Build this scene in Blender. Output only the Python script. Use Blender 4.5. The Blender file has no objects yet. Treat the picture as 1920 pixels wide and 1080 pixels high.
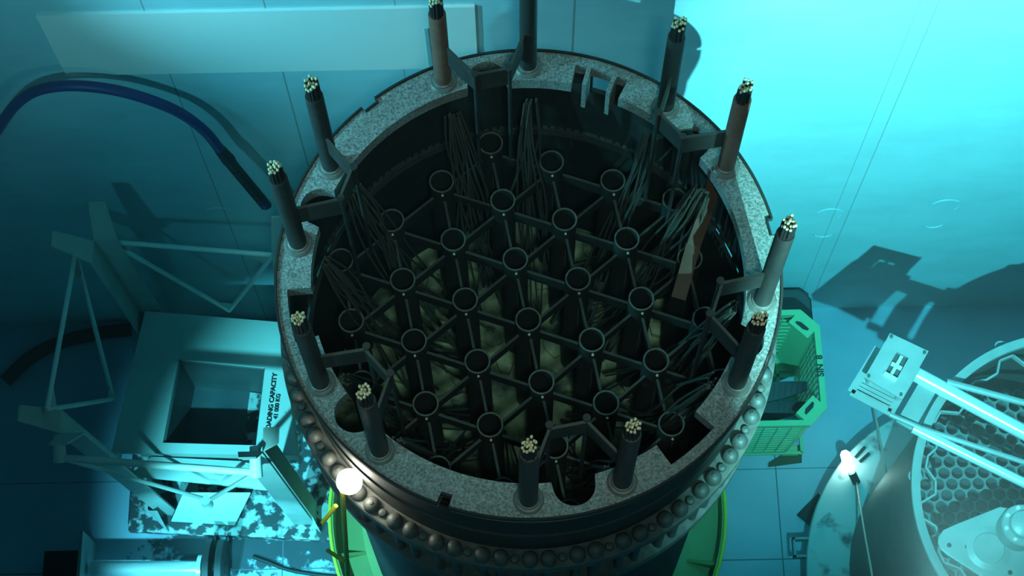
import bpy, bmesh, math, random
from mathutils import Vector, Matrix
random.seed(7)
R = math.radians
sc = bpy.context.scene
COL = sc.collection

# ------------------------------------------------------------------ camera
F, TH, RO = 3187.739, 1.189712860, -0.0197138478
CAM = Vector((-0.105989, -4.115956, 10.0070065))
FW = Vector((0, math.cos(TH), -math.sin(TH)))
_rt = Vector((1, 0, 0)); _up = _rt.cross(FW)
RT = math.cos(RO) * _rt + math.sin(RO) * _up
UP = -math.sin(RO) * _rt + math.cos(RO) * _up
cd = bpy.data.cameras.new('camera'); cam = bpy.data.objects.new('camera', cd); COL.objects.link(cam)
cam.matrix_world = Matrix(((RT.x, UP.x, -FW.x, CAM.x), (RT.y, UP.y, -FW.y, CAM.y), (RT.z, UP.z, -FW.z, CAM.z), (0, 0, 0, 1)))
cd.sensor_width = 36; cd.lens = F * 36 / 1920; cd.clip_end = 200
sc.camera = cam

# ------------------------------------------------------------------ light
w = bpy.data.worlds.new('world'); sc.world = w; w.use_nodes = True
w.node_tree.nodes['Background'].inputs[0].default_value = (0.25, 0.45, 0.5, 1)
w.node_tree.nodes['Background'].inputs[1].default_value = 0.05

def lamp(name, kind, loc, power, color, size=0.1, aim=None, cone=60, blend=0.3):
    d = bpy.data.lights.new(name, kind); d.energy = power; d.color = color
    if kind == 'AREA': d.size = size
    else: d.shadow_soft_size = size
    if kind == 'SPOT': d.spot_size = R(cone); d.spot_blend = blend
    o = bpy.data.objects.new(name, d); COL.objects.link(o); o.location = loc
    if aim is not None:
        o.rotation_euler = (Vector(aim) - Vector(loc)).to_track_quat('-Z', 'Y').to_euler()
    return o
# the underwater floodlight to the right, the one at the left foot of the pool, and the hall lamp overhead
lamp('floodlight_right', 'SPOT', (1.99, -2.75, 1.65), 4400, (0.50, 1.0, 0.93), 0.024, (3.0, 2.2, -0.8), 110, 0.9)
lamp('floodlight_left', 'SPOT', (-2.95, -2.7, -0.9), 2300, (0.50, 1.0, 1.0), 0.04, (-1.98, 0.06, -5.3), 37, 0.6)
lamp('added_fill_low', 'SPOT', (-3.3, -2.0, -4.4), 620, (0.45, 1.0, 1.1), 0.05, (-2.75, -0.4, -6.4), 66, 0.6)  # fill light added to brighten the roller and nearby floor
lamp('pool_lamp', 'SPOT', (-4.9, 0.1, 1.7), 1100, (0.40, 0.95, 1.1), 0.05, (0.9, 2.2, -0.7), 66, 1.0)
lamp('added_fill_wall', 'SPOT', (-4.0, -2.2, 2.2), 330, (0.42, 1.0, 1.05), 0.06, (-0.8, 2.2, -0.5), 95, 1.0)  # faint broad fill added for the left wall
lamp('hall_lamp', 'SPOT', (0.5, -5.5, 12.0), 2800, (1.0, 0.90, 0.76), 0.5, (0, 0, 0), 17, 0.35)

sc.view_settings.view_transform = 'Standard'; sc.view_settings.look = 'None'
sc.view_settings.gamma = 1.0; sc.view_settings.use_curve_mapping = False
sc.view_settings.exposure = 0.0
sc.cycles.max_bounces = 6; sc.cycles.diffuse_bounces = 3; sc.cycles.glossy_bounces = 3
sc.cycles.volume_bounces = 0; sc.cycles.sample_clamp_indirect = 3.0

# ------------------------------------------------------------------ helpers
def at(px, py, z):
    d = FW + RT * (px - 960) / F - UP * (py - 540) / F
    return CAM + d * ((z - CAM.z) / d.z)
def aty(px, py, y):
    d = FW + RT * (px - 960) / F - UP * (py - 540) / F
    return CAM + d * ((y - CAM.y) / d.y)
def pol(r, deg, z=0.0): return Vector((r * math.cos(R(deg)), r * math.sin(R(deg)), z))

def basis(d):
    d = d.normalized(); a = Vector((0, 0, 1)) if abs(d.z) < .9 else Vector((1, 0, 0))
    u = d.cross(a).normalized(); return u, d.cross(u)

class MB:
    def __init__(s): s.v = []; s.f = []; s.m = []; s.mi = 0
    def add(s, vs, fs):
        n = len(s.v); s.v += [tuple(v) for v in vs]
        for f in fs: s.f.append(tuple(i + n for i in f)); s.m.append(s.mi)
        return s
    def box(s, c, size, rot=None):
        c = Vector(c); h = Vector(size) / 2
        vs = [Vector((x * h.x, y * h.y, z * h.z)) for x in (-1, 1) for y in (-1, 1) for z in (-1, 1)]
        if rot is not None: vs = [rot @ v for v in vs]
        return s.add([c + v for v in vs], [(0, 1, 3, 2), (4, 6, 7, 5), (0, 4, 5, 1), (2, 3, 7, 6), (0, 2, 6, 4), (1, 5, 7, 3)])
    def beam(s, p, q, wdt, hgt, side=None):
        """rectangular bar from p to q; wdt along SIDE, hgt across"""
        p, q = Vector(p), Vector(q); d = (q - p).normalized()
        if side is None: u, v = basis(d)
        else:
            u = Vector(side); u = (u - d * u.dot(d)).normalized(); v = d.cross(u)
        u = u * wdt / 2; v = v * hgt / 2
        vs = [p - u - v, p + u - v, p + u + v, p - u + v, q - u - v, q + u - v, q + u + v, q - u + v]
        return s.add(vs, [(0, 3, 2, 1), (4, 5, 6, 7), (0, 1, 5, 4), (1, 2, 6, 5), (2, 3, 7, 6), (3, 0, 4, 7)])
    def tube(s, pts, r, seg=12, caps=True):
        pts = [Vector(p) for p in pts]; n = len(pts)
        rs = r if isinstance(r, (list, tuple)) else [r] * n
        vs = []; u = None
        for i, p in enumerate(pts):
            d = (pts[min(i + 1, n - 1)] - pts[max(i - 1, 0)]).normalized()
            if u is None: u, _ = basis(d)
            else:
                u = u - d * u.dot(d); u = u.normalized()
            v = d.cross(u)
            vs += [p + (u * math.cos(2 * math.pi * k / seg) + v * math.sin(2 * math.pi * k / seg)) * rs[i] for k in range(seg)]
        fs = [(i * seg + k, i * seg + (k + 1) % seg, (i + 1) * seg + (k + 1) % seg, (i + 1) * seg + k) for i in range(n - 1) for k in range(seg)]
        if caps: fs += [tuple(reversed(range(seg))), tuple((n - 1) * seg + k for k in range(seg))]
        return s.add(vs, fs)
    def lathe(s, prof, seg=48, c=(0, 0, 0), closed=True):
        """prof: list of (r, z), revolved about z; closed joins the last to the first"""
        c = Vector(c); n = len(prof)
        vs = [c + Vector((r * math.cos(2 * math.pi * k / seg), r * math.sin(2 * math.pi * k / seg), z)) for r, z in prof for k in range(seg)]
        fs = [(i * seg + k, i * seg + (k + 1) % seg, ((i + 1) % n) * seg + (k + 1) % seg, ((i + 1) % n) * seg + k)
              for i in range(n if closed else n - 1) for k in range(seg)]
        return s.add(vs, fs)
    def plate(s, pts, t):
        """polygon (flat, 3-D points) thickened by the vector or upward height t"""
        pts = [Vector(p) for p in pts]; t = Vector(t) if not isinstance(t, (int, float)) else Vector((0, 0, t)); n = len(pts)
        return s.add(pts + [p + t for p in pts], [tuple(reversed(range(n))), tuple(range(n, 2 * n))] + [(k, (k + 1) % n, n + (k + 1) % n, n + k) for k in range(n)])
    def torus(s, c, rr, r, seg=32, sg=10, axis=None, a0=0, a1=360):
        c = Vector(c); u, v = (Vector((1, 0, 0)), Vector((0, 1, 0))) if axis is None else basis(Vector(axis))
        full = a1 - a0 >= 360; m = seg if full else seg + 1
        pts = [c + (u * math.cos(R(a0 + (a1 - a0) * k / seg)) + v * math.sin(R(a0 + (a1 - a0) * k / seg))) * rr for k in range(m)]
        nrm = u.cross(v); vs = []
        for p in pts:
            o = (p - c).normalized()
            vs += [p + (o * math.cos(2 * math.pi * j / sg) + nrm * math.sin(2 * math.pi * j / sg)) * r for j in range(sg)]
        fs = [(k * sg + j, k * sg + (j + 1) % sg, ((k + 1) % m) * sg + (j + 1) % sg, ((k + 1) % m) * sg + j) for k in range(m if full else m - 1) for j in range(sg)]
        return s.add(vs, fs)
    def mesh(s, name, mats, smooth=False, org=(0, 0, 0)):
        o = Vector(org); me = bpy.data.meshes.new(name)
        me.from_pydata([Vector(v) - o for v in s.v], [], s.f)
        for m in (mats if isinstance(mats, (list, tuple)) else [mats]): me.materials.append(m)
        me.polygons.foreach_set('material_index', s.m)
        bm = bmesh.new(); bm.from_mesh(me); bmesh.ops.recalc_face_normals(bm, faces=bm.faces); bm.to_mesh(me); bm.free()
        if smooth:
            me.polygons.foreach_set('use_smooth', [True] * len(me.polygons))
            me.set_sharp_from_angle(angle=R(38))
        me.update(); return me
    def build(s, name, mats, parent=None, smooth=False, bevel=0.0):
        org = parent['_o'] if parent is not None else (0, 0, 0)
        me = s.mesh(name, mats, smooth, org)
        return link(name, me, parent, bevel)
def link(name, me, parent=None, bevel=0.0):
    ob = bpy.data.objects.new(name, me); COL.objects.link(ob); ob.parent = parent
    if parent is not None: ob['_o'] = tuple(parent['_o'])
    if bevel:
        b = ob.modifiers.new('bevel', 'BEVEL'); b.width = bevel; b.segments = 2; b.limit_method = 'ANGLE'
    return ob
def thing(name, label, cat, loc=(0, 0, 0), group=None):
    o = bpy.data.objects.new(name, None); COL.objects.link(o); o.location = loc
    o.empty_display_size = .1
    o['_o'] = tuple(loc); o['label'] = label; o['category'] = cat
    if group: o['group'] = group
    return o
def tag(o, label, cat, group=None):
    o['label'] = label; o['category'] = cat
    if group: o['group'] = group
    return o
def struct(o): o['kind'] = 'structure'; return o

# ------------------------------------------------------------------ materials
def mat(name, col, rough=.6, metal=0.0, var=None, scale=6.0, amt=.5, detail=4, bump=0.0, emit=None, spec=.5, sharp=None):
    m = bpy.data.materials.new(name); m.use_nodes = True; nt = m.node_tree; b = nt.nodes['Principled BSDF']
    b.inputs['Base Color'].default_value = (*col, 1); b.inputs['Roughness'].default_value = rough
    b.inputs['Metallic'].default_value = metal; b.inputs['Specular IOR Level'].default_value = spec
    if emit:
        b.inputs['Emission Color'].default_value = (*emit[0], 1); b.inputs['Emission Strength'].default_value = emit[1]
    if var is not None or bump:
        tc = nt.nodes.new('ShaderNodeTexCoord'); nz = nt.nodes.new('ShaderNodeTexNoise')
        nz.inputs['Scale'].default_value = scale; nz.inputs['Detail'].default_value = detail
        nt.links.new(tc.outputs['Object'], nz.inputs['Vector'])
        if var is not None:
            rp = nt.nodes.new('ShaderNodeValToRGB'); lo, hi = sharp or (.5 - amt / 2, .5 + amt / 2)
            rp.color_ramp.elements[0].position = lo; rp.color_ramp.elements[1].position = hi
            rp.color_ramp.elements[0].color = (*col, 1); rp.color_ramp.elements[1].color = (*var, 1)
            nt.links.new(nz.outputs['Fac'], rp.inputs['Fac']); nt.links.new(rp.outputs['Color'], b.inputs['Base Color'])
        if bump:
            bp = nt.nodes.new('ShaderNodeBump'); bp.inputs['Strength'].default_value = bump; bp.inputs['Distance'].default_value = .02
            nt.links.new(nz.outputs['Fac'], bp.inputs['Height']); nt.links.new(bp.outputs['Normal'], b.inputs['Normal'])
    return m

M_ring = mat('speckled_steel', (.085, .09, .085), .55, 0, (.34, .345, .32), 75, .36, 10, bump=.25)
M_dark = mat('dark_oxide', (.016, .017, .016), .7, 0, (.030, .029, .026), 7, .5, spec=.25)
M_inner = mat('core_oxide', (.018, .018, .017), .65, 0, (.032, .030, .024), 5, .5)
M_tube = mat('tube_oxide', (.020, .020, .018), .6, 0, (.032, .030, .025), 9, .5)
M_lip = mat('worn_edge', (.16, .15, .12), .5, 0, (.07, .065, .05), 30, .4)
M_bolt = mat('bolt_steel', (.04, .042, .038), .55, 0, (.075, .075, .066), 25, .5)
M_flange = mat('flange_steel', (.05, .05, .045), .6, 0, (.12, .115, .10), 20, .45, 8)
M_post = mat('post_black', (.018, .020, .020), .55, 0, (.035, .035, .032), 14, .5)
M_postreflect = mat('post_reflection', (.13, .055, .04), .6, 0, (.20, .09, .06), 14, .5)  # brown of a hall reflection, painted onto two posts
M_collar = mat('collar_steel', (.10, .095, .085), .45, .1, (.17, .16, .14), 30, .5)
M_wire = mat('wire_black', (.012, .012, .012), .6)
M_tip = mat('wire_tips', (.78, .74, .55), .5, 0, (.5, .45, .2), 60, .3)
M_cable = mat('cable_grey', (.04, .04, .033), .6, 0, (.065, .062, .048), 6, .5)
M_moss = mat('mossy_plate', (.05, .048, .03), .8, 0, (.66, .50, .27), 4.5, .26, 6, bump=.4)
M_frame = mat('frame_paint', (.66, .74, .70), .5, 0, (.54, .64, .60), 3, .6, bump=.05)
M_frameold = mat('frame_paint_worn', (.42, .48, .44), .55, 0, (.30, .36, .33), 5, .6)
M_text = mat('stencil_black', (.01, .012, .015), .6)
M_crate = mat('green_plastic', (.26, .56, .27), .45)
M_stand = mat('stand_green', (.42, .42, .16), .5, 0, (.35, .36, .13), 5, .5)
M_standrim = mat('stand_yellow', (.75, .66, .05), .5)
M_rubber = mat('black_rubber', (.012, .016, .018), .6)
M_hose = mat('blue_hose', (.015, .03, .17), .5, 0, (.04, .03, .12), 3, .4)
M_steel = mat('bright_steel', (.80, .84, .84), .28, .35)
M_steel2 = mat('satin_steel', (.30, .34, .34), .45, .1, (.24, .28, .28), 8, .5)
M_basket = mat('basket_wall', (.045, .05, .05), .55, 0, (.07, .075, .072), 4, .5)
M_grid = mat('grid_plate', (.22, .25, .25), .5)
M_under = mat('core_depth', (.07, .08, .085), .7)
M_flat = mat('flange_dull', (.42, .48, .47), .55, 0, (.08, .10, .10), 4.5, .30, 6, sharp=(.56, .70))
M_slab = mat('stained_slab', (.58, .62, .60), .7, 0, (.055, .065, .07), 8.5, .2, 12, sharp=(.44, .52), bump=.2)
M_palereflect = mat('pale_reflection', (.92, .84, .80), .5)  # tone of a hall reflection, put into a wall panel
M_glare = mat('glare_reflection', (1, .9, .8), .5, emit=((1.0, .70, .55), 90))  # glow imitates a hall lamp mirrored in the water
M_slimglare = mat('slim_glare_reflection', (1, .9, .8), .5, emit=((1.0, .78, .64), 34))
M_linereflect = mat('pink_reflection', (.75, .42, .34), .5)  # pinkish tone of mirrored hall lines
M_stripreflect = mat('strip_reflection', (.10, .035, .015), .7, 0, (.06, .025, .013), 8, .5)  # brown of a hall reflection, put into a strip

def lined(name, base, dark, stain, lines, stains):
    """sheet-metal lining: LINES = [(axis, position, half width)] seams; STAINS = noise stain inside soft boxes"""
    m = mat(name, base, .55); nt = m.node_tree; b = nt.nodes['Principled BSDF']; L = nt.links.new
    geo = nt.nodes.new('ShaderNodeNewGeometry'); sx = nt.nodes.new('ShaderNodeSeparateXYZ'); L(geo.outputs['Position'], sx.inputs[0])
    def math_(op, a, bb, clamp=False):
        n = nt.nodes.new('ShaderNodeMath'); n.operation = op; n.use_clamp = clamp
        for i, q in enumerate((a, bb)):
            if isinstance(q, (int, float)): n.inputs[i].default_value = q
            else: L(q, n.inputs[i])
        return n.outputs[0]
    tot = None
    for ax, p, hw in lines:
        d = math_('ABSOLUTE', math_('SUBTRACT', sx.outputs[ax], p), 0)
        k = math_('LESS_THAN', d, hw); tot = k if tot is None else math_('MAXIMUM', tot, k)
    nz = nt.nodes.new('ShaderNodeTexNoise'); nz.inputs['Scale'].default_value = 1.6; nz.inputs['Detail'].default_value = 9; nz.inputs['Roughness'].default_value = .62
    mp = nt.nodes.new('ShaderNodeMapping'); mp.inputs['Scale'].default_value = (1, 1, 2.2); L(geo.outputs['Position'], mp.inputs[0]); L(mp.outputs[0], nz.inputs['Vector'])
    soft = nt.nodes.new('ShaderNodeValToRGB'); e = soft.color_ramp.elements
    e[0].position = .3; e[0].color = (*[c * .88 for c in base], 1); e[1].position = .62; e[1].color = (*base, 1); L(nz.outputs['Fac'], soft.inputs[0])
    cur = soft.outputs[0]
    nz2 = nt.nodes.new('ShaderNodeTexNoise'); nz2.inputs['Scale'].default_value = 5; nz2.inputs['Detail'].default_value = 10; nz2.inputs['Roughness'].default_value = .65
    L(geo.outputs['Position'], nz2.inputs['Vector'])
    for cx, cy, rx, ry, thr in stains:
        dx = math_('DIVIDE', math_('SUBTRACT', sx.outputs['X'], cx), rx); dy = math_('DIVIDE', math_('SUBTRACT', sx.outputs['Y'], cy), ry)
        rr = math_('SUBTRACT', 1.0, math_('ADD', math_('MULTIPLY', dx, dx), math_('MULTIPLY', dy, dy)), True)
        v = math_('MULTIPLY', math_('SUBTRACT', math_('ADD', nz2.outputs['Fac'], math_('MULTIPLY', rr, .25)), thr), 14.0, True)
        v = math_('MULTIPLY', v, math_('MULTIPLY', rr, 3.0, True))
        mx = nt.nodes.new('ShaderNodeMix'); mx.data_type = 'RGBA'; L(v, mx.inputs[0]); L(cur, mx.inputs[6]); mx.inputs[7].default_value = (*stain, 1); cur = mx.outputs[2]
    if tot is not None:
        mx = nt.nodes.new('ShaderNodeMix'); mx.data_type = 'RGBA'; L(tot, mx.inputs[0]); L(cur, mx.inputs[6]); mx.inputs[7].default_value = (*dark, 1); cur = mx.outputs[2]
    L(cur, b.inputs['Base Color'])
    return m

ZF, YW = -6.5, 2.2
sx_ = lambda px, py: aty(px, py, YW).x
M_wall = lined('pool_wall', (.48, .68, .72), (.30, .34, .34), (.2, .25, .25),
               [('X', sx_(265, 5), .005), ('X', sx_(495, 5), .006), ('X', sx_(1076, 40), .008), ('X', sx_(1760, 5), .004), ('X', sx_(1625, 250), .003), ('X', sx_(745, 40), .004)], [])
fl = lambda px, py: at(px, py, ZF)
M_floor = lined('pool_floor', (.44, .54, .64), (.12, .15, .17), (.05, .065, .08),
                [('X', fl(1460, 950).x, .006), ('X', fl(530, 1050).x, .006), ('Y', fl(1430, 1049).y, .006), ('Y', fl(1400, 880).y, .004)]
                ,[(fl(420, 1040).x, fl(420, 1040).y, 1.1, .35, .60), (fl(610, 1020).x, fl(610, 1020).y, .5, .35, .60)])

# ------------------------------------------------------------------ the pool
def slab(name, lo, hi, m):
    lo, hi = Vector(lo), Vector(hi)
    return struct(MB().box((lo + hi) / 2, hi - lo).build(name, m))
slab('floor', (-7, -6, ZF - .3), (8, YW + .3, ZF), M_floor)
slab('wall_north', (-7, YW, ZF), (8, YW + .3, 3.0), M_wall)
slab('wall_west', (-7.3, -6, ZF), (-7, YW + .3, 3.0), M_wall)
slab('wall_east', (8, -6, ZF), (8.3, YW + .3, 3.0), M_wall)
slab('wall_south', (-7.3, -6.3, ZF), (8.3, -6, 3.0), M_wall)
# the water: a clear body that swallows red first
wm = bpy.data.materials.new('water'); wm.use_nodes = True; nt = wm.node_tree; nt.nodes.remove(nt.nodes['Principled BSDF'])
va = nt.nodes.new('ShaderNodeVolumeAbsorption'); va.inputs['Color'].default_value = (.42, .89, .95, 1); va.inputs['Density'].default_value = .22
vs_ = nt.nodes.new('ShaderNodeVolumeScatter'); vs_.inputs['Color'].default_value = (.75, .95, 1, 1); vs_.inputs['Density'].default_value = .0045; vs_.inputs['Anisotropy'].default_value = .2
ad = nt.nodes.new('ShaderNodeAddShader'); nt.links.new(va.outputs[0], ad.inputs[0]); nt.links.new(vs_.outputs[0], ad.inputs[1])
nt.links.new(ad.outputs[0], nt.nodes['Material Output'].inputs['Volume'])
wat = MB().box((.5, -1.9, (ZF + 2.6) / 2), (14.99, 8.19, 2.6 - ZF - .01)).build('water', wm); wat['kind'] = 'stuff'; wat['label'] = 'clear blue-green water filling the whole pool'

# pale hall reflection as a wall panel, weld rings, a pair of rods
p0, p1 = aty(125, 137, YW), aty(890, 8, YW)
struct(MB().box(((p0.x + p1.x) / 2, YW - .012, (p0.z + p1.z) / 2), (p1.x - p0.x, .024, p1.z - p0.z)).build('trim_1', M_palereflect))  # panel standing in for the pale hall reflection
for i, (px, py, rr) in enumerate(((1555, 402, .12), (1773, 386, .13), (412, 400, .12), (1545, 436, .10), (1752, 418, .10))):
    struct(MB().torus(aty(px, py, YW), rr, .009, 36, 8, axis=(0, 1, 0), a0=(200 if i < 3 else 20), a1=(400 if i < 3 else 160)).build('trim_%d' % (i + 2), M_wall, smooth=True))

for i, px in enumerate((799, 811)):
    a, b = aty(px, 52, YW - .02), aty(px + 9, 122, YW - .02)
    struct(MB().beam(a, b, .028, .02, side=(1, 0, 0)).build('trim_%d' % (i + 7), M_flat))
# ------------------------------------------------------------------ the reactor vessel section
BZ = -6.1
V = thing('reactor_vessel', 'huge round dark steel reactor vessel section ringed with upright cable posts', 'reactor vessel', (0, 0, BZ))
KEY = [-80, -140, 160, 100, 40, -20]         # keyholes
SLOT = [-170, -50, 70]                       # wide slots
NOTCH = [(-110, 1.3, .07), (130, 2.0, .035), (10, 2.0, .035)]
def adiff(a, b): return (a - b + 180) % 360 - 180
def rin(a):
    r = 1.385
    for k in KEY:
        t = 1.42 * math.sin(R(adiff(a, k)))
        if abs(adiff(a, k)) < 30 and abs(t) < .13: r = max(r, 1.42 * math.cos(R(adiff(a, k))) + math.sqrt(.13 ** 2 - t * t))
    for s_ in SLOT:
        if abs(adiff(a, s_)) < 6.8: r = max(r, 1.535)
    return r
def rout(a):
    r = 1.60
    for n, hw, dp in NOTCH:
        if abs(adiff(a, n)) < hw: r -= dp
    return r
angs = [i * .75 for i in range(480)]
for k in SLOT: angs += [(k - 6.8 - .01) % 360, (k - 6.8 + .01) % 360, (k + 6.8 - .01) % 360, (k + 6.8 + .01) % 360]
for k, hw, _ in NOTCH: angs += [(k - hw - .01) % 360, (k - hw + .01) % 360, (k + hw - .01) % 360, (k + hw + .01) % 360]
for k in KEY:
    for t in (5.22, 5.1, 4.9, 4.6): angs += [(k - t) % 360, (k + t) % 360]
angs = sorted(set(angs)); n = len(angs)
g = MB(); vs = []
for a in angs:
    ri, ro = rin(a), rout(a)
    vs += [pol(ri, a, 0), pol(ro, a, 0), pol(ro, a, -.11), pol(ri, a, -.11)]
fs = []
for i in range(n):
    j = (i + 1) % n
    for q in range(4): fs.append((i * 4 + q, i * 4 + (q + 1) % 4, j * 4 + (q + 1) % 4, j * 4 + q))
g.add(vs, fs); g.build('top_ring', M_ring, V)
lip = []
for i in range(n):
    a = angs[i]; ro = rout(a); lip += [pol(ro + .002, a, -.03), pol(ro + .016, a, -.03), pol(ro + .016, a, .016), pol(ro + .002, a, .016)]
MB().add(lip, fs).build('outer_lip', M_dark, V)

# shell, with the window under the back slot
g = MB(); prof_o = [(1.578, -.11), (1.578, -.30), (1.570, -.31), (1.570, -.55), (1.582, -.56), (1.582, -.60), (1.570, -.61), (1.570, -.98)]
WA = [67.6, 72.4]; sa = sorted([i * 2.0 for i in range(180)] + WA)
zs = [-.11, -.34, -.36, -.55, -.56, -.60, -.61, -1.0]; ro_ = [1.578, 1.578, 1.570, 1.570, 1.582, 1.582, 1.570, 1.570]
m = len(sa); vs = []
for a in sa:
    vs += [pol(ro_[k], a, zs[k]) for k in range(8)] + [pol(1.545, a, zs[k]) for k in range(8)]
fs = []
for i in range(m):
    j = (i + 1) % m; hole = WA[0] - .01 <= sa[i] < WA[1] - .01
    for k in range(7):
        if hole and k == 0: continue
        fs.append((i * 16 + k, j * 16 + k, j * 16 + k + 1, i * 16 + k + 1)); fs.append((i * 16 + 8 + k, i * 16 + 9 + k, j * 16 + 9 + k, j * 16 + 8 + k))
    if hole: fs.append((i * 16 + 1, j * 16 + 1, j * 16 + 9, i * 16 + 9))
for a in WA:
    i = sa.index(a); fs.append((i * 16, i * 16 + 1, i * 16 + 9, i * 16 + 8))
g.add(vs, fs); g.build('shell', M_dark, V, smooth=True)
MB().lathe([(1.52, -1.0), (1.52, -6.05), (1.49, -6.05), (1.49, -1.0)], 96).build('lower_shell', M_dark, V, smooth=True)
# window frame under the slot at the back
g = MB()
for a in (66.6, 73.4): g.beam(pol(1.47, a, -.005), pol(1.47, a, -.33), .13, .03, side=pol(1, a))
g.build('window_frame', M_ring, V)
MB().lathe([(1.545, -1.06), (1.705, -1.06), (1.705, -.95), (1.695, -.94), (1.575, -.94), (1.545, -.96)], 160).build('bolt_flange', M_flange, V, smooth=True)
MB().lathe([(1.525, -1.75), (1.69, -1.75), (1.69, -1.62), (1.525, -1.62)], 120).build('lower_flange', M_flange, V, smooth=True)
# bolts: two large then one small, 33 times round
g = MB(); g.lathe([(.056, -.02), (.056, .03), (.050, .052), (.036, .070), (.016, .080), (0.001, .082)], 20, closed=False); g.lathe([(.001, .081), (.014, .079), (.014, .088), (.001, .09)], 10, closed=False)
g.lathe([(.030, -.68), (.030, -.02)], 12, closed=False); big = g.mesh('bolt', M_bolt, True)
g = MB(); g.lathe([(.030, -.02), (.030, .02), (.024, .035), (.001, .042)], 14, closed=False); small = g.mesh('small_bolt', M_bolt, True)
per = 360 / 33
for k in range(33):
    for d, me, nm in ((0, big, 'bolt'), (4.25, big, 'bolt'), (7.4, small, 'small_bolt')):
        o = link(nm, me, V); p = pol(1.642, -90.8 + k * per + d, -.945); o.location = p - Vector((0, 0, BZ))
# guide tubes on a triangular lattice, webs between them
S = .457; e1 = pol(S, -20); e2 = pol(S, 40); ZT = -.85
g = MB(); g.lathe([(.088, 0), (.088, -1.75), (.078, -1.75), (.078, 0)], 28)
g.mi = 1; g.lathe([(.0885, 0.001), (.0885, -.012), (.0775, -.012), (.0775, .001)], 28)
g.box((.012, -.091, -.62), (.006, .006, .95)); g.mi = 2; g.lathe([(.010, 0), (.007, .008), (.001, .010)], 8, c=(0.005, -.098, -.03), closed=False)
tube = g.mesh('guide_tube', [M_tube, M_lip, M_tip], True)
cells = [(i, j) for i in range(-3, 4) for j in range(-3, 4) if abs(i + j) <= 3]
pos = {c: e1 * c[0] + e2 * c[1] for c in cells}
for c in cells:
    o = link('guide_tube', tube, V); o.location = pos[c] + Vector((0, 0, ZT - BZ))
g = MB(); Lw = S - .17; g.box((0, 0, -.22), (Lw, .014, .12)); g.mi = 1; g.box((0, 0, -.157), (Lw, .018, .008)); web = g.mesh('web_plate', [M_tube, M_cable])
for c in cells:
    for d, ang in (((1, 0), -20), ((0, 1), 40), ((-1, 1), 100)):
        c2 = (c[0] + d[0], c[1] + d[1])
        if c2 in pos:
            o = link('web_plate', web, V); o.location = (pos[c] + pos[c2]) / 2 + Vector((0, 0, ZT - BZ)); o.rotation_euler = (0, 0, R(ang))
MB().lathe([(.001, -2.55), (1.50, -2.55), (1.50, -2.6), (.001, -2.6)], 64).build('support_plate', M_moss, V)
# flakes of deposit on the plate
g = MB()
for k in range(70):
    a = random.uniform(0, 360); r = 1.4 * math.sqrt(random.random()); c = pol(r, a, -2.55); t = random.uniform(0, 6.28)
    pts = [c + Vector((math.cos(t + q * 1.047) * random.uniform(.05, .16), math.sin(t + q * 1.047) * random.uniform(.05, .12), 0)) for q in range(6)]
    g.plate(pts, random.uniform(.01, .07))
o = g.build('deposit', M_moss, V); o['kind'] = 'stuff'
# posts with their cable bundles
PA = []
for k in KEY: PA += [(k - 11.2), (k + 11.2)]
def post_mesh(h, seedv):
    rnd = random.Random(seedv)
    a = MB(); a.tube([(0, 0, -.02), (0, 0, h - .16), (0, 0, h - .15)], [.058, .056, .052], 24)
    b = MB(); c = MB(); pts = [(0, 0)] + [(.019 * math.cos(R(60 * q)), .019 * math.sin(R(60 * q))) for q in range(6)] + [(.038 * math.cos(R(30 * q + 8)), .038 * math.sin(R(30 * q + 8))) for q in range(12)]
    for x, y in pts:
        x += rnd.uniform(-.003, .003); y += rnd.uniform(-.003, .003); hh = h + rnd.uniform(-.035, .03) + .02 * x / .04
        b.tube([(x, y, h - .2), (x * .96, y * .96, hh)], .0095, 8)
        c.tube([(x * .96, y * .96, hh - .004), (x * .97, y * .97, hh + .012), (x * .97, y * .97, hh + .017)], [.0095, .0085, .004], 8)
    return a, b, c
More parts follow.
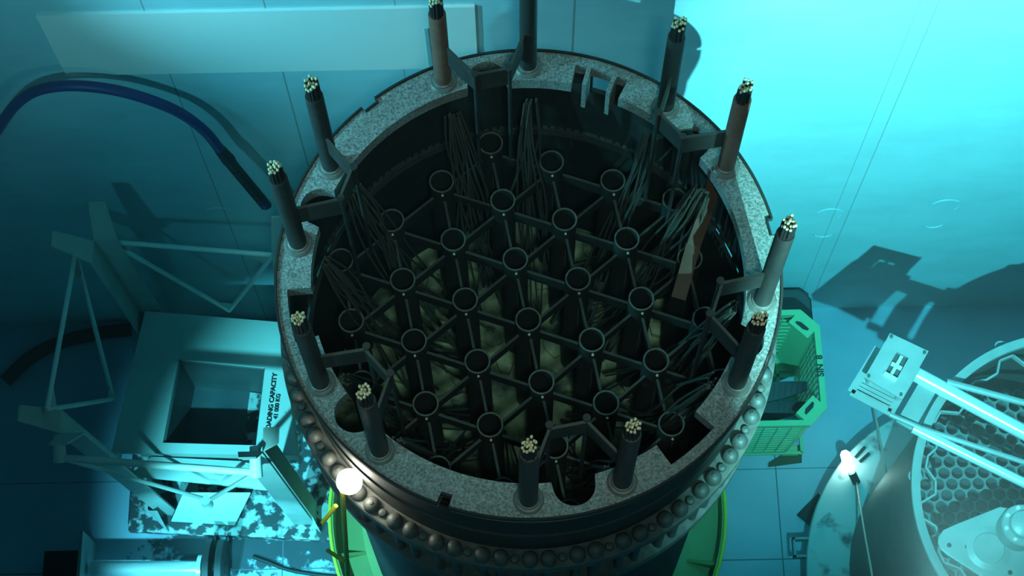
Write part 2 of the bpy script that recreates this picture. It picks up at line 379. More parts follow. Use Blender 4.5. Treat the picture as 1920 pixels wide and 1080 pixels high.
for i, a in enumerate(PA):
    reflected = abs(adiff(a, 111.2)) < 1 or abs(adiff(a, 28.8)) < 1  # posts whose brown imitates a hall reflection
    h = {-91.2: 1.15, -68.8: 1.15, -8.8: 1.21, 51.2: 1.08, 28.8: 1.08, 111.2: 1.02, 88.8: 1.25}.get(round(a, 1), 1.13)
    A, B, Cc = post_mesh(h, i); P = pol(1.487, a, 0) - Vector((0, 0, BZ))
    o = A.build('cable_post', M_postreflect if reflected else M_post, None, smooth=True); o.parent = V; o.location = P; o['_o'] = (0, 0, 0)
    if reflected: o['label'] = 'cable post with a brown hall reflection painted on'
    for nm, mb, mm in (('wire_bundle', B, M_wire), ('wire_tips', Cc, M_tip)):
        q = mb.build(nm, mm, None, smooth=True); q.parent = o
    mb = MB(); mb.lathe([(.058, -.01), (.094, -.01), (.094, .008), (.082, .022), (.070, .024), (.066, .036), (.058, .04)], 32, closed=False)
    q = mb.build('collar', M_collar, None, smooth=True); q.parent = o
    # bundle of thin cables from the post's foot into the core
    rnd = random.Random(100 + i); g = MB()
    for k in range(13):
        off = Vector((rnd.uniform(-.05, .05), rnd.uniform(-.05, .05), 0)); s0 = pol(1.33, a + rnd.uniform(-2, 2), -.20) + off * .5
        e = pol(rnd.uniform(.35, 1.0), a + rnd.uniform(-26, 26), -2.3 + rnd.uniform(0, .25))
        pts = [s0, s0 + pol(-.10, a, -.45) + off, pol(1.08, a + rnd.uniform(-6, 6), -1.25) + off * 1.5]
        pts += [pts[-1].lerp(e, .5) + Vector((0, 0, -.12)), e]
        cr = []                                              # smooth the path
        for q in range(len(pts) - 1):
            p_, c_, n_, x_ = pts[max(q - 1, 0)], pts[q], pts[q + 1], pts[min(q + 2, len(pts) - 1)]
            for t in (0, .25, .5, .75):
                cr.append(.5 * ((2 * c_) + (n_ - p_) * t + (2 * p_ - 5 * c_ + 4 * n_ - x_) * t * t + (3 * c_ - p_ - 3 * n_ + x_) * t ** 3))
        cr.append(pts[-1]); g.tube(cr, .0085, 6)
    g.build('cable_bundle', M_cable, V, smooth=True)
# guards between each pair of posts
for k in KEY:
    g = MB(); pts = [(1.45, -10.2), (1.2, -5.4), (1.2, 5.4), (1.45, 10.2)]
    for (r0, a0), (r1, a1) in zip(pts, pts[1:]):
        g.beam(pol(r0, k + a0, .40), pol(r1, k + a1, .40), .014, .20, side=(pol(r1, k + a1) - pol(r0, k + a0)).cross(Vector((0, 0, 1))))
    g.mi = 1
    for (r0, a0), (r1, a1) in zip(pts, pts[1:]): g.beam(pol(r0, k + a0, .502), pol(r1, k + a1, .502), .018, .008, side=(pol(r1, k + a1) - pol(r0, k + a0)).cross(Vector((0, 0, 1))))
    gd = g.build('guard_plate', [M_post, M_cable], V)
    g = MB()
    for a in (-5.4, 5.4): g.tube([pol(1.185, k + a, .53), pol(1.185, k + a, -.75)], .014, 10); g.lathe([(.001, .54), (.024, .54), (.024, .52), (.001, .52)], 14, c=pol(1.185, k + a, 0), closed=False)
    g.build('guard_rod', M_post, gd, smooth=True)
# brown strip added inside the right edge to imitate a brown hall reflection
g = MB(); pa = [at(1345, 320, -.15), at(1322, 400, -.45), at(1300, 460, -.60), at(1272, 560, -.72)]
for p, q in zip(pa, pa[1:]): g.beam(p, q, .10, .012, side=(1, .25, 0))
g.build('reflection_strip', M_stripreflect, V)

# ------------------------------------------------------------------ stand under the vessel
st = thing('support_stand', 'bright green round support stand with yellow rim under the dark vessel', 'stand', (0, 0, ZF))
cx, zr = .0, -5.95
MB().lathe([(1.90, ZF), (1.90, zr), (1.87, zr), (1.87, ZF)], 96, c=(cx, 0, 0)).build('drum', M_stand, st, smooth=True)
MB().torus((cx, 0, zr), 1.90, .018, 120, 10).build('rim', M_standrim, st, smooth=True)
MB().lathe([(1.55, ZF + .24), (1.87, ZF + .24), (1.87, ZF + .28), (1.55, ZF + .28)], 96, c=(cx, 0, 0)).build('seat_plate', M_stand, st)
MB().lathe([(1.45, ZF + .28), (1.6, ZF + .28), (1.6, -6.05), (1.45, -6.05)], 64, c=(0, 0, 0)).build('hub', M_stand, st, smooth=True)
for a in range(0, 360, 30):
    p = pol(1.6, a + 12); q = pol(1.86, a + 12); c0 = Vector((cx, 0, 0))
    MB().plate([c0 + p + Vector((0, 0, ZF + .28)), c0 + q + Vector((0, 0, ZF + .28)), c0 + q + Vector((0, 0, zr - .1))], pol(.03, a + 102)).build('rib', M_stand, st)

# ------------------------------------------------------------------ loading frame on the left
DZ = -5.0
LF = thing('loading_frame', 'white-green steel loading frame with a square hatch and splayed corner posts', 'loading frame', (-2.9, .8, ZF + .1))
def dk(px, py, z=DZ): return at(px, py, z)
o4 = [dk(272, 583), dk(525, 604), dk(548, 850), dk(208, 848)]; o4[2] = Vector((o4[1].x + .20, dk(470, 850).y - .03, DZ))
h4 = [dk(335, 672), dk(497, 688), dk(480, 835), dk(305, 830)]
g = MB(); t = .05
vs = o4 + h4 + [p - Vector((0, 0, t)) for p in o4 + h4]
fs = []
for i in range(4):
    j = (i + 1) % 4
    fs += [(i, j, 4 + j, 4 + i), (8 + i, 12 + i, 12 + j, 8 + j), (i, 8 + i, 8 + j, j), (4 + i, 4 + j, 12 + j, 12 + i)]
g.add(vs, fs); g.build('deck', M_frame, LF)
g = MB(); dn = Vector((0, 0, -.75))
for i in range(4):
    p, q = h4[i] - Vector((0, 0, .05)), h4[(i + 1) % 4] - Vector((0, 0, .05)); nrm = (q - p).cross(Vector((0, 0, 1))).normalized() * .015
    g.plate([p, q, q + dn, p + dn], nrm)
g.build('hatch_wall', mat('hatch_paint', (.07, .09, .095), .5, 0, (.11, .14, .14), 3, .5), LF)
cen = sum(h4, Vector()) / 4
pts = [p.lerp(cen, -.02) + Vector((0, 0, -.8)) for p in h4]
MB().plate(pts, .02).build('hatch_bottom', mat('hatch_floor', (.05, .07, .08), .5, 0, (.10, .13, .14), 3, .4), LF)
pp = [h4[1].lerp(h4[0], .30), h4[1].lerp(h4[0], .02), h4[2].lerp(h4[3], .02), h4[2].lerp(h4[3], .30)]
MB().plate([p.lerp(cen, .06) + Vector((0, 0, -.77)) for p in pp], .01).build('hatch_tray', M_slab, LF)
# stencilled writing on the deck
def text(body, name, loc, dirx, size, m, parent, ext=.002, up=Vector((0, 0, 1))):
    cu = bpy.data.curves.new(name, 'FONT'); cu.body = body; cu.size = size; cu.extrude = ext; cu.offset = size * .035; cu.align_x = 'LEFT'
    tmp = bpy.data.objects.new('tmp', cu); COL.objects.link(tmp); dg = bpy.context.evaluated_depsgraph_get(); dg.update()
    me = bpy.data.meshes.new_from_object(tmp.evaluated_get(dg)); bpy.data.objects.remove(tmp); me.name = name
    x = Vector(dirx).normalized(); z = up.normalized(); y = z.cross(x)
    o = Vector(parent['_o'])
    for v in me.vertices: v.co = Vector(loc) + x * v.co.x + y * v.co.y + z * v.co.z - o
    me.materials.clear(); me.materials.append(m)
    return link(name, me, parent)
tz = DZ + .004
b0, b1 = at(506, 812, tz), at(518, 712, tz); text('LOADING CAPACITY', 'stencil_text', b0, b1 - b0, .078 * (b1 - b0).length / .66, M_text, LF)
b0, b1 = at(520, 786, tz), at(526, 737, tz); text('41 000 KG', 'stencil_text', b0, b1 - b0, .078 * (b1 - b0).length / .36, M_text, LF)
# aprons in front of the deck
fr = [o4[3], o4[2]]
ap = [at(285, 858, DZ - .12), at(492, 868, DZ - .12), at(520, 922, DZ - .55), at(243, 893, DZ - .55)]
MB().plate(ap, .03).build('apron', M_frame, LF)
g = MB(); g.plate([o4[3] + Vector((.25, .0, -.05)), o4[2] + Vector((0, 0, -.05)), o4[2] + Vector((0, 0, -.16)), o4[3] + Vector((.25, 0, -.16))], (0, .03, 0)); g.build('deck_beam', M_frame, LF)
g = MB()
for p, q in ((o4[3], o4[0]), (o4[0], o4[1]), (o4[1], o4[2])):
    nr = (q - p).cross(Vector((0, 0, 1))).normalized() * .02; dd = Vector((0, 0, -.3)); b_ = Vector((0, 0, -.05))
    g.plate([p + b_, q + b_, q + dd, p + dd], nr)
g.build('side_skirt', M_frame, LF)
# corner posts: angle section with lips flared outward
def corner(base, top, dx, dy, lip):
    base, top = Vector(base), Vector(top); g = MB(); W_ = .20; t = .018
    X = Vector((dx, 0, 0)); Y = Vector((0, dy, 0))
    g.plate([base, base - X * W_, top - X * W_, top], Y * t); g.plate([base, base - Y * W_, top - Y * W_, top], X * t)
    l1 = top + Y * lip * .55 + Vector((0, 0, lip)); g.plate([top, top - X * W_, l1 - X * W_ * .8, l1 - X * W_ * .1], Y * t)
    l2 = top + X * lip * .75 + Vector((0, 0, lip * .8)); g.plate([top, top - Y * W_, l2 - Y * W_ * .8, l2 - Y * W_ * .1], X * t)
    return g.build('corner_post', M_frameold, LF)
tops = {}
for key, b_, zb, tp, zt, dx, dy in (('BL', (262, 585), -5.05, (176, 452), -3.0, -1, 1), ('BR', (562, 600), -5.05, (554, 478), -3.0, 1, 1),
                                    ('FL', (300, 962), -6.4, (112, 812), -3.3, -1, -1), ('FR', (590, 980), -6.4, (492, 846), -3.3, 1, -1)):
    B0, T0 = at(*b_, zb), at(*tp, zt); tops[key] = T0
    if zb > -6: B0 = B0 + (B0 - T0) * ((B0.z - (-6.4)) / (T0.z - B0.z))
    corner(B0, T0, dx, dy, .18 if key == 'FR' else .34)
def strut(name, p, q, r=.022): return MB().tube([p, q], r, 10).build(name, M_frame, LF, smooth=True)
def gusset(p, q1, q2, s=.22):
    p, q1, q2 = Vector(p), Vector(q1), Vector(q2); a, b = (q1 - p).normalized() * s, (q2 - p).normalized() * s
    MB().plate([p - a * .1 - b * .1, p + a, p + b], a.cross(b).normalized() * .012).build('gusset', M_frameold, LF)
tr = [('left', (142, 474), (88, 768), (212, 748)), ('back', (205, 453), (512, 478), (430, 582))]
for nm, a, b, c in tr:
    zc = DZ + .05; A, B, C_ = at(*a, -3.15), at(*b, -3.15), at(*c, zc)
    strut('top_rail', A, B); strut('brace', A, C_); strut('brace', B, C_); gusset(A, B, C_, .26); gusset(C_, A, B, .22); gusset(B, A, C_, .26)
A, B, C_ = at(112, 858, -3.45), at(480, 886, -3.45), at(392, 938, -5.1)
strut('top_rail', A, B, .032); strut('brace', A, C_, .020); strut('brace', B, C_, .020)
gusset(A, B, C_, .16); gusset(B, A, C_, .16)
for p in (A, B): MB().tube([p + Vector((0, -.03, -.02)), p + Vector((0, .19, .10))], [.055, .045], 14).build('rail_boss', M_frame, LF, smooth=True)
MB().tube([C_ + Vector((-.02, -.02, -.08)), C_ + Vector((-.02, -.02, .10))], .05, 14).build('rail_boss', M_frame, LF, smooth=True)
strut('brace', at(537, 772, DZ), at(541, 853, -5.7)); strut('brace', at(541, 850, -5.7), at(572, 800, -5.2))
# front feet panel and slab
fp = [at(345, 925, -5.5), at(470, 925, -5.5), at(440, 985, -6.38), at(322, 978, -6.38)]
MB().plate(fp, .03).build('foot_panel', M_frame, LF)
g = MB()
for px in (305, 590): g.plate([at(px - 10, 958, -6.0), at(px + 12, 1000, -6.38), at(px - 28, 958, -6.38)], .012)
g.build('foot_gusset', M_frame, LF)
s0, s1 = at(240, 995, -6.4), at(640, 1012, -6.4)
g = MB(); g.plate([(s0.x, s0.y, ZF), (s1.x - .12, s1.y, ZF), (s1.x - .12, 1.75, ZF), (s0.x, 1.75, ZF)], .1)
o = g.build('base_slab', M_slab, LF, bevel=.008)

# ------------------------------------------------------------------ green crate
def crate():
    x0, x1, y0, y1, zt = 1.80, 2.84, .57, 1.735, -5.30; tp = .07; zb = ZF + .02
    K = thing('plastic_crate', 'bright green slatted plastic crate on the pool floor by the vessel', 'crate', ((x0 + x1) / 2, (y0 + y1) / 2, zb))
    ch = .17
    def octo(e, z): return [Vector(p) for p in ((x0 + e + ch, y0 + e, z), (x1 - e - ch, y0 + e, z), (x1 - e, y0 + e + ch, z), (x1 - e, y1 - e - ch, z), (x1 - e - ch, y1 - e, z), (x0 + e + ch, y1 - e, z), (x0 + e, y1 - e - ch, z), (x0 + e, y0 + e + ch, z))]
    oo, ii = octo(0, zt), octo(.055, zt); g = MB(); dz = Vector((0, 0, -.07))
    for k in range(8):
        j = (k + 1) % 8; g.plate([oo[k], oo[j], ii[j], ii[k]], dz)
    for k in (1, 3, 5, 7):                                  # handle slot in each chamfer
        j = (k + 1) % 8; c = (oo[k] + oo[j]) / 2; d = (oo[j] - oo[k]).normalized(); nin = Vector(((x0 + x1) / 2, (y0 + y1) / 2, zt)) - c; nin = (nin - d * nin.dot(d)).normalized(); w2 = .10
        g.plate([ii[k], ii[j], ii[j] + nin * w2, ii[k] + nin * w2], dz)
    g.build('rim', M_crate, K)
    for k in (1, 3, 5, 7):
        j = (k + 1) % 8; c = (ii[k] + ii[j]) / 2; d = (ii[j] - ii[k]).normalized(); nin = Vector(((x0 + x1) / 2, (y0 + y1) / 2, zt)) - c; nin = (nin - d * nin.dot(d)).normalized(); c = c + nin * .04 + Vector((0, 0, .002))
        MB().plate([c - d * .07 - nin * .022, c + d * .03 - nin * .022, c + d * .07, c + d * .07 + nin * .022, c - d * .03 + nin * .022, c - d * .07], .002).build('handle_slot', M_text, K)
    bo = octo(tp, zb + .02); to = octo(.02, zt - .05)
    for k in range(8):
        j = (k + 1) % 8; g = MB(); a, b, c, d = to[k], to[j], bo[j], bo[k]; nr = (b - a).cross(d - a).normalized() * .016
        if k in (1, 3, 5, 7):
            g.plate([a, b, c, d], nr); g.build('corner_panel', M_crate, K); continue
        P = lambda u, v: a.lerp(b, u).lerp(d.lerp(c, u), v)
        def rect(u0, u1, v0, v1): g.plate([P(u0, v0), P(u1, v0), P(u1, v1), P(u0, v1)], nr)
        rect(0, 1, 0, .07); rect(0, 1, .93, 1); rect(0, .03, .07, .93); rect(.97, 1, .07, .93)
        if k in (0, 4):
            for q in range(1, 11): v = .07 + .86 * q / 11; rect(.03, .97, v - .018, v + .018)
            for q in range(1, 5): u = q / 5; rect(u - .010, u + .010, .07, .93)
        else:
            for q in range(1, 13): u = q / 13; rect(u - .014, u + .014, .07, .93)
            for q in range(1, 5): v = .07 + .86 * q / 5; rect(.03, .97, v - .012, v + .012)
        g.build('side_panel', M_crate, K)
    g = MB(); z = zb + .02
    for q in range(0, 6): x = x0 + tp + (x1 - x0 - 2 * tp) * q / 5; g.box((x, (y0 + y1) / 2, z), (.03, y1 - y0 - 2 * tp, .025))
    for q in range(0, 6): y = y0 + tp + (y1 - y0 - 2 * tp) * q / 5; g.box(((x0 + x1) / 2, y, z), (x1 - x0 - 2 * tp, .03, .025))
    g.build('bottom_grid', M_crate, K)
    for xx in (x0 + tp + .1, x1 - tp - .12):
        for yy in (y0 + tp + .03, y1 - tp - .1): MB().box((xx, yy, ZF + .012), (.16, .10, .025)).build('foot', M_crate, K)
    text('SIN  8', 'rim_text', (x1 - .005, 1.05, zt + .001), (0, 1, 0), .085, M_text, K, ext=.001)
    # dark curved sheets inside
    for n_, (yy, zz, lab) in enumerate(((.78, -5.66, 'black curved rubber sheet lying lower in the green crate, nearer the front'), (.93, -5.50, 'black curved rubber sheet with raised tip standing in the green crate'))):
        g = MB(); N = 14; A = []; 
        for q in range(N + 1):
            t = q / N; x = x0 + .16 + t * (x1 - x0 - .30); y = yy + .10 * t * t; z = zz - .12 + .16 * t * t
            A.append((Vector((x, y - .05, z - .05)), Vector((x, y + .13 * (1 - t ** 3) + .01, z + .02))))
        for (p, q), (r_, s_) in zip(A, A[1:]): g.plate([p, r_, s_, q], (0, .004, .014))
        tag(g.build('rubber_sheet', M_rubber), lab, 'rubber sheet')
crate()
# dark tray behind the crate
p = at(1495, 560, -5.7)
T = thing('metal_tray', 'dark flat metal tray standing behind the green crate at the wall', 'tray', (2.55, 1.95, ZF))
MB().plate([(2.25, 1.82, ZF), (2.88, 1.82, ZF), (2.88, 2.05, ZF), (2.78, 2.16, ZF), (2.25, 2.16, ZF)], .68).build('body', M_rubber, T, bevel=.01)
MB().plate([(2.27, 1.84, ZF + .68), (2.86, 1.84, ZF + .68), (2.86, 2.04, ZF + .68), (2.77, 2.14, ZF + .68), (2.27, 2.14, ZF + .68)], .015).build('lid', M_basket, T)

# ------------------------------------------------------------------ core basket on the right
BC = Vector((4.37, -.76, 0)); ZR = -3.0; ZFL = -5.9
K = thing('core_basket', 'large round basket with honeycomb grid plate and pale flange, right of the vessel', 'basket', (BC.x, BC.y, ZF))
MB().lathe([(1.345, ZFL), (1.345, ZR - .06), (1.305, ZR - .06), (1.305, ZFL)], 128, c=BC).build('wall', M_basket, K, smooth=True)
MB().lathe([(1.30, ZR - .06), (1.30, ZR - .01), (1.33, ZR), (1.37, ZR), (1.375, ZR - .02), (1.36, ZR - .06)], 128, c=BC).build('rim', M_steel2, K, smooth=True)
MB().lathe([(1.34, ZFL - .12), (1.75, ZFL - .12), (1.75, ZFL - .01), (1.74, ZFL), (1.34, ZFL)], 128, c=BC).build('flange', M_flat, K, smooth=True)
MB().lathe([(1.30, ZF), (1.42, ZF), (1.42, ZFL - .12), (1.30, ZFL - .12)], 96, c=BC).build('plinth', M_basket, K, smooth=True)
# honeycomb plate
g = MB(); ph = .112; zg = ZR - 1.0; hexr = ph / math.sqrt(3)
for i in range(-15, 16):
    for j in range(-15, 16):
        x = ph * (i + j / 2); y = ph * j * math.sqrt(3) / 2
        if math.hypot(x, y) > 1.22: continue
        c = BC + Vector((x, y, zg)); hx = []; ci = []
        for q in range(12):
            a = math.pi / 6 * q; k = hexr if q % 2 else ph / 2
            a2 = a
            hx.append(c + Vector((math.cos(a2), math.sin(a2), 0)) * k); ci.append(c + Vector((math.cos(a2), math.sin(a2), 0)) * ph * .45)
        lo = [p - Vector((0, 0, .05)) for p in ci]
        g.add(hx + ci + lo, [(q, (q + 1) % 12, 12 + (q + 1) % 12, 12 + q) for q in range(12)] + [(12 + q, 12 + (q + 1) % 12, 24 + (q + 1) % 12, 24 + q) for q in range(12)])
g.build('honeycomb_plate', M_grid, K)
MB().lathe([(.001, zg - .25), (1.30, zg - .25), (1.30, zg - .27), (.001, zg - .27)], 64, c=BC, closed=False).build('lower_plate', M_under, K)
# zigzag baffle just inside the rim
zz = []
N = 20
for k in range(N):
    a0 = 360 * k / N
    for d, r_ in ((0, 1.285), (.30, 1.285), (.5, 1.20), (.8, 1.20)) if k % 2 == 0 else ((0, 1.245), (.25, 1.245), (.5, 1.16), (.8, 1.16)):
        zz.append(BC + pol(r_, a0 + d * 360 / N, ZR - .10))
g = MB(); n = len(zz)
for i in range(n):
    p, q = zz[i], zz[(i + 1) % n]; g.beam(p - Vector((0, 0, .03)), q - Vector((0, 0, .03)), .016, .05, side=(q - p).cross(Vector((0, 0, 1))))
g.build('zigzag_baffle', M_steel2, K)
for px, py in ((1716, 893), (1877, 651)):
    p = at(px, py, ZR - .09); MB().torus(p, .048, .008, 24, 8).build('pipe_ring', M_steel2, K, smooth=True)
# lug and little fittings on the flange
a = at(1508, 1025, ZFL); g = MB()
for dx, dy, sx, sy in ((0, .085, .20, .02), (0, -.085, .20, .02), (-.09, 0, .02, .19), (.09, 0, .05, .19)): g.box((a.x + dx, a.y + dy, ZFL - .06), (sx, sy, .10))
g.build('side_bracket', M_steel2, K)
g = MB(); p = at(1540, 978, ZFL); q = at(1556, 964, ZFL); g.beam(p + Vector((0, 0, .02)), q + Vector((0, 0, .03)), .03, .03); g.build('latch', M_steel2, K)
g = MB()
for (x0, y0), (x1, y1) in (((1604, 858), (1622, 838)), ((1612, 866), (1630, 850))): g.beam(at(x0, y0, ZFL + .01), at(x1, y1, ZFL + .01), .03, .02)
g.build('flange_slot', M_text, K)

# handling tool lying across the basket rim
HT = thing('handling_tool', 'shiny tubular handling tool with bolted square plate resting on the round basket', 'handling tool', tuple(at(1720, 740, ZR)))
zt = ZR + .07
MB().tube([at(1712, 699, zt), at(1790, 741, zt), at(1960, 832, zt)], .062, 20).build('main_tube', M_steel, HT, smooth=True)
MB().tube([at(1712, 803, zt), at(1960, 925, zt)], .040, 16).build('side_tube', M_steel, HT, smooth=True)
MB().beam(at(1752, 704, zt - .03), at(1696, 800, zt - .03), .15, .02, side=(1, .4, 0)).build('cross_bar', M_steel2, HT)
MB().tube([at(1775, 716, zt + .03), at(1960, 766, zt + .03)], .028, 12).build('brace', M_steel2, HT, smooth=True)
MB().tube([at(1668, 777, zt + .02), at(1725, 802, zt + .02), at(1960, 880, zt + .02)], .022, 12).build('brace', M_steel2, HT, smooth=True)
zp = -2.62
q4 = [at(1668, 626, zp), at(1740, 660, zp), at(1690, 750, zp), at(1620, 709, zp)]
c4 = sum(q4, Vector()) / 4
P4 = lambda u, v, z=0: q4[0].lerp(q4[1], u).lerp(q4[3].lerp(q4[2], u), v) + Vector((0, 0, z))
s4 = [P4(.36, .27), P4(.67, .27), P4(.67, .76), P4(.36, .76)]
g = MB(); up_ = Vector((0, 0, .02))
for i in range(4):
    j = (i + 1) % 4; g.plate([q4[i], q4[j], s4[j], s4[i]], up_)
pl = g.build('square_plate', M_steel2, HT)
g = MB(); g.plate([p - Vector((0, 0, .03)) for p in s4], .01); g.build('slot_back', M_basket, HT)
g = MB(); g.beam(P4(.38, .50, 0), P4(.65, .50, 0), .03, .02); g.beam(P4(.51, .29, .0), P4(.51, .74, .0), .025, .025); g.plate([P4(.34, .72, .02), P4(.68, .72, .02), P4(.68, .79, .02), P4(.34, .79, .02)], .02); g.build('latch_bar', M_steel, HT)
for u, v in ((.07, .06), (.93, .06), (.07, .94), (.93, .94)): MB().lathe([(.013, .02), (.013, .034), (.001, .036)], 10, c=P4(u, v), closed=False).build('bolt', M_basket, HT, smooth=True)
# open box of leaves under the plate
l4 = [at(1645, 655, -2.82), at(1718, 690, -2.82), at(1668, 776, -2.82), at(1594, 738, -2.82)]
L4 = lambda u, v, z=0: l4[0].lerp(l4[1], u).lerp(l4[3].lerp(l4[2], u), v) + Vector((0, 0, z))
g = MB(); g.plate([L4(0, 0), L4(1, 0), L4(1, 1), L4(0, 1)], .012); g.build('tray_plate', M_basket, HT)
g = MB()
for a_, b_ in (((0, 0), (0, 1)), ((0, 1), (1, 1)), ((1, 1), (1, 0))): g.beam(L4(*a_, .03), L4(*b_, .03), .018, .06, side=(0, 0, 1))
for v in (.70, .78, .86, .93): g.beam(L4(.08, v, .03), L4(.95, v, .03), .010, .04, side=(0, 0, 1))
g.build('tray_edge', M_steel2, HT)
g = MB()
for u, v in ((.12, .12), (.9, .12), (.12, .9), (.9, .9)): p = P4(u, v); g.tube([p, Vector((p.x, p.y, -2.80))], .014, 8)
g.build('spacer', M_steel2, HT)

# lifting grapple at the lower right
GZ = -2.72
G = thing('lifting_grapple', 'grey lobed grapple plate with round bolted boss over the honeycomb', 'grapple', tuple(at(1880, 1020, ZR - .35)))
out = [at(1873, 952, GZ), at(1790, 985, GZ), at(1768, 995, GZ), at(1758, 1008, GZ), at(1757, 1020, GZ), at(1763, 1032, GZ), at(1775, 1042, GZ), at(1850, 1090, GZ), at(1960, 1150, GZ), at(2010, 1090, GZ), at(1990, 1000, GZ), at(1930, 960, GZ)]
MB().plate(out, .03).build('lobed_plate', M_steel2, G, smooth=False, bevel=.006)
g = MB()
for px, py in ((1778, 1024), (1812, 1027), (1892, 1075)): g.lathe([(.001, .032), (.018, .032), (.018, .028)], 14, c=at(px, py, GZ), closed=False)
g.build('hole', M_text, G)
c = at(1852, 1030, GZ)
MB().lathe([(.17, .03), (.17, .034), (.12, .05), (.115, .034), (.001, .03)], 40, c=c, closed=False).build('seat_ring', M_steel2, G, smooth=True)
c = at(1918, 985, GZ + .20)
MB().lathe([(.16, -.17), (.16, .0), (.15, .012), (.11, .012), (.10, .05), (.07, .07), (.001, .075)], 40, c=c, closed=False).build('boss', M_steel2, G, smooth=True)
for a in range(0, 360, 45): MB().lathe([(.016, .01), (.016, .028), (.001, .030)], 10, c=c + pol(.133, a + 10), closed=False).build('boss_bolt', M_steel, G, smooth=True)
MB().tube([at(1905, 1040, GZ), at(1905, 1040, ZR - 1.0)], .10, 20).build('stem', M_basket, G, smooth=True)

# unseen shutter and casing added to keep the right floodlight off the posts
LP = Vector((1.99, -2.75, 1.65))
def ld(az, el): return Vector((math.cos(R(az)) * math.cos(R(el)), math.sin(R(az)) * math.cos(R(el)), math.sin(R(el))))
nn = ld(128, -18); sh = []
for az, el in ((99.4, 25), (99.4, -27), (101.6, -33), (105, -42), (110, -50), (119, -58), (165, -62), (190, -30), (190, 25)):
    d = ld(az, el); sh.append(LP + d * (.16 / d.dot(nn)))
FL_ = thing('added_light_blocker', 'unseen dark shutter and casing added to block light from the right floodlight', 'light blocker', tuple(LP))
MB().plate(sh, nn * .01).build('added_shutter', M_rubber, FL_)
MB().lathe([(.12, .10), (.12, .26), (.08, .34), (.001, .36)], 24, c=LP, closed=False).build('added_casing', M_rubber, FL_, smooth=True)
MB().tube([LP + Vector((0, 0, .4)), LP + Vector((0, 0, 1.4))], .02, 8).build('added_hanger', M_rubber, FL_)
# ------------------------------------------------------------------ odds and ends
g = MB(); q = [at(1533, 926, ZF), at(1548, 940, ZF), at(1530, 996, ZF), at(1493, 966, ZF)]  # dark square laid down in place of a cast shadow
tag(MB().plate(q, .03).build('shadow_square', M_rubber, bevel=.004), 'small dark square standing in for a shadow on the floor beside the round basket', 'plate')
# wedge under the crate's near side
tag(MB().plate([at(1441, 868, ZF), at(1503, 832, ZF), at(1503, 868, ZF), at(1440, 876, ZF)], .02).build('olive_wedge', mat('olive_brown', (.07, .07, .03), .7), None, bevel=.003), 'olive brown wedge on the floor in front of the green crate', 'wedge')
# blue hose with a linked end against the wall
hp = [(-60, 330), (0, 235), (28, 198), (60, 174), (100, 163), (150, 161), (215, 169), (280, 187), (340, 213), (385, 247), (412, 280)]
pts = [aty(x, y, 2.06 - .0002 * max(0, x)) for x, y in hp]
def smooth_path(p, k=4):
    r_ = []
    for q in range(len(p) - 1):
        a_, b_, c_, d_ = p[max(q - 1, 0)], p[q], p[q + 1], p[min(q + 2, len(p) - 1)]
        for i in range(k):
            t = i / k; r_.append(.5 * ((2 * b_) + (c_ - a_) * t + (2 * a_ - 5 * b_ + 4 * c_ - d_) * t * t + (3 * b_ - a_ - 3 * c_ + d_) * t ** 3))
    return r_ + [p[-1]]
H = thing('blue_hose', 'blue hose arching off the wall with a jointed black end', 'hose', tuple(pts[-1]))
MB().tube(smooth_path(pts), .042, 14).build('hose_body', M_hose, H, smooth=True)
E0, E1 = pts[-1], aty(502, 388, 1.90); g = MB(); d = (E1 - E0)
MB().tube([E0, E0 + d * .18, E0 + d * .24], [.045, .056, .045], 14).build('coupling', M_rubber, H, smooth=True)
for k in range(8):
    p = E0 + d * (.24 + .095 * k); g = MB(); g.tube([p, p + d * .07], .044, 12); MBs = g
    lk = g.build('hose_link', M_hose if k == 7 else M_rubber, H, smooth=True)
g = MB()
for s_ in (-1, 1): g.tube([E0 + d * .2 + Vector((.036 * s_, -.02, .02 * s_)), E0 + d * .98 + Vector((.036 * s_, -.02, .02 * s_))], .008, 8)
g.build('side_rod', M_rubber, H, smooth=True)
# roller at the lower left
RZ = -6.2; A, B = at(160, 1066, RZ), at(374, 1066, RZ)
RL = thing('cable_roller', 'shiny white metal roller with dark end discs on the floor, lower left', 'roller', tuple(at(270, 1066, ZF)))
ax = (B - A).normalized()
MB().tube([A + ax * .05, B], .072, 24).build('barrel', M_steel, RL, smooth=True)
MB().tube([B - ax * .01, B + ax * .03], .13, 32).build('end_flange', M_steel, RL, smooth=True)
for k in (.10, .22): MB().tube([B + ax * (k - .03), B + ax * (k + .03)], .28, 40).build('disc', M_rubber, RL, smooth=True)
MB().tube([B + ax * .03, B + ax * .26], .05, 16).build('axle', M_rubber, RL, smooth=True)
g = MB(); g.box(A + Vector((.0, .05, -.02)), (.03, .52, .54)); g.build('end_plate', M_steel2, RL)
g = MB(); g.box(A + Vector((-.18, -.02, -.03)), (.34, .30, .50)); g.build('gear_box', M_rubber, RL, bevel=.01)
# cable on the floor
pts = [at(474, 1044, ZF + .02), at(500, 1053, ZF + .02), at(540, 1068, ZF + .02), at(590, 1077, ZF + .02), at(632, 1081, ZF + .02)]
tag(MB().tube(smooth_path(pts), .02, 10).build('black_cable', M_rubber, smooth=True), 'thin black cable curving along the floor in front of the vessel', 'cable')
# thick dark hose on the floor behind the frame, far left
pts = [at(10, 715, ZF + .07), at(60, 668, ZF + .07), at(120, 640, ZF + .07), at(190, 624, ZF + .07), at(245, 618, ZF + .07)]
tag(MB().tube(smooth_path(pts), .07, 12).build('dark_hose', M_rubber, smooth=True), 'thick dark hose curving on the shadowed floor left of the loading frame', 'hose')

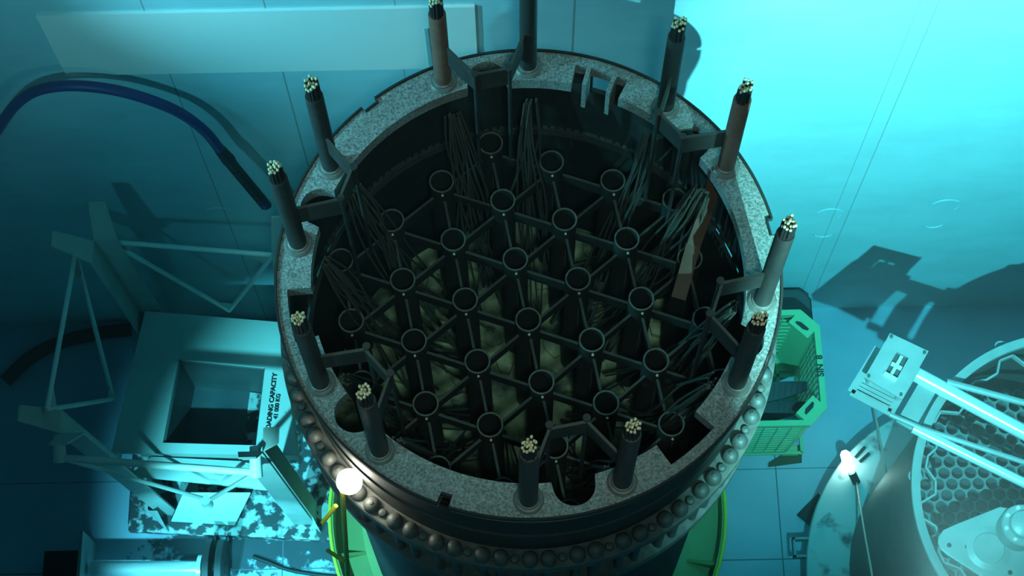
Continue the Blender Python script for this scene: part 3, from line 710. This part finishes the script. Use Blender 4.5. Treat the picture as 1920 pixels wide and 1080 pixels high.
# hall lamp reflections, built as glowing bodies in the water
def lamp_glare(name, label, c, r, m, elong=None):
    L_ = thing(name, label, 'lamp', tuple(c)); g = MB(); prof = [(r * math.sin(math.pi * k / 10), -r * math.cos(math.pi * k / 10)) for k in range(11)]  # lamp by category only; each is a hall lamp reflection
    prof[0] = (.0005, -r); prof[-1] = (.0005, r)
    if elong is None:
        g.lathe(prof, 24, c=c, closed=False)
    else:
        a_, b_ = elong; g.tube([a_.lerp(b_, t) for t in (0, .12, .4, .7, .9, 1)], [r * .4, r * .85, r, r * .95, r * .7, r * .2], 14)
    g.build('reflection_glow', m, L_, smooth=True); return L_
lc = at(655, 903, -.72)
L1 = lamp_glare('lamp_reflection', 'warm white glare standing in for a hall lamp reflection at the vessel flange', lc, .085, M_glare)
MB().lathe([(.05, -.085), (.05, -.16), (.03, -.2)], 16, c=lc, closed=False).build('added_socket', M_standrim, L1, smooth=True)  # base added under the glare; no lamp stands here
g = MB(); yb = at(652, 1082, -3.0); yt = lc + Vector((-.06, -.02, -.15)); g.tube([yt, yb], .018, 8)
for (x0, y0), (x1, y1), z in (((630, 948), (605, 980), -.95), ((645, 1052), (614, 1032), -2.4)): g.tube([at(x0, y0, z), at(x1, y1, z - .15)], .016, 8)
g.build('yellow_pole', M_standrim, L1, smooth=True)
e0, e1 = at(1582, 845, ZFL + .14), at(1597, 886, ZFL + .10)
L2 = lamp_glare('slim_lamp_reflection', 'slim warm glare standing in for a hall lamp reflection by the round basket', e0, .052, M_slimglare, (e0, e1))
MB().tube([e1, at(1606, 905, ZFL + .02)], .04, 12).build('added_socket', M_rubber, L2, smooth=True)  # base added to the slim glare; no lamp lies here
MB().tube(smooth_path([at(1606, 905, ZFL + .05), at(1618, 980, -5.0), at(1632, 1060, -4.0), at(1640, 1110, -3.4)]), .010, 8).build('line_reflection', M_linereflect, L2, smooth=True)  # thin strand imitating a mirrored hall line
tag(MB().tube([at(1640, 770, ZFL + .35), at(1668, 920, -5.0), at(1694, 1082, -4.0), at(1700, 1120, -3.6)], .011, 8).build('reflection_strand', M_linereflect, smooth=True), 'thin pinkish strand standing in for a hall reflection beside the round basket', 'reflection')
for o in bpy.data.objects:
    if '_o' in o: del o['_o']
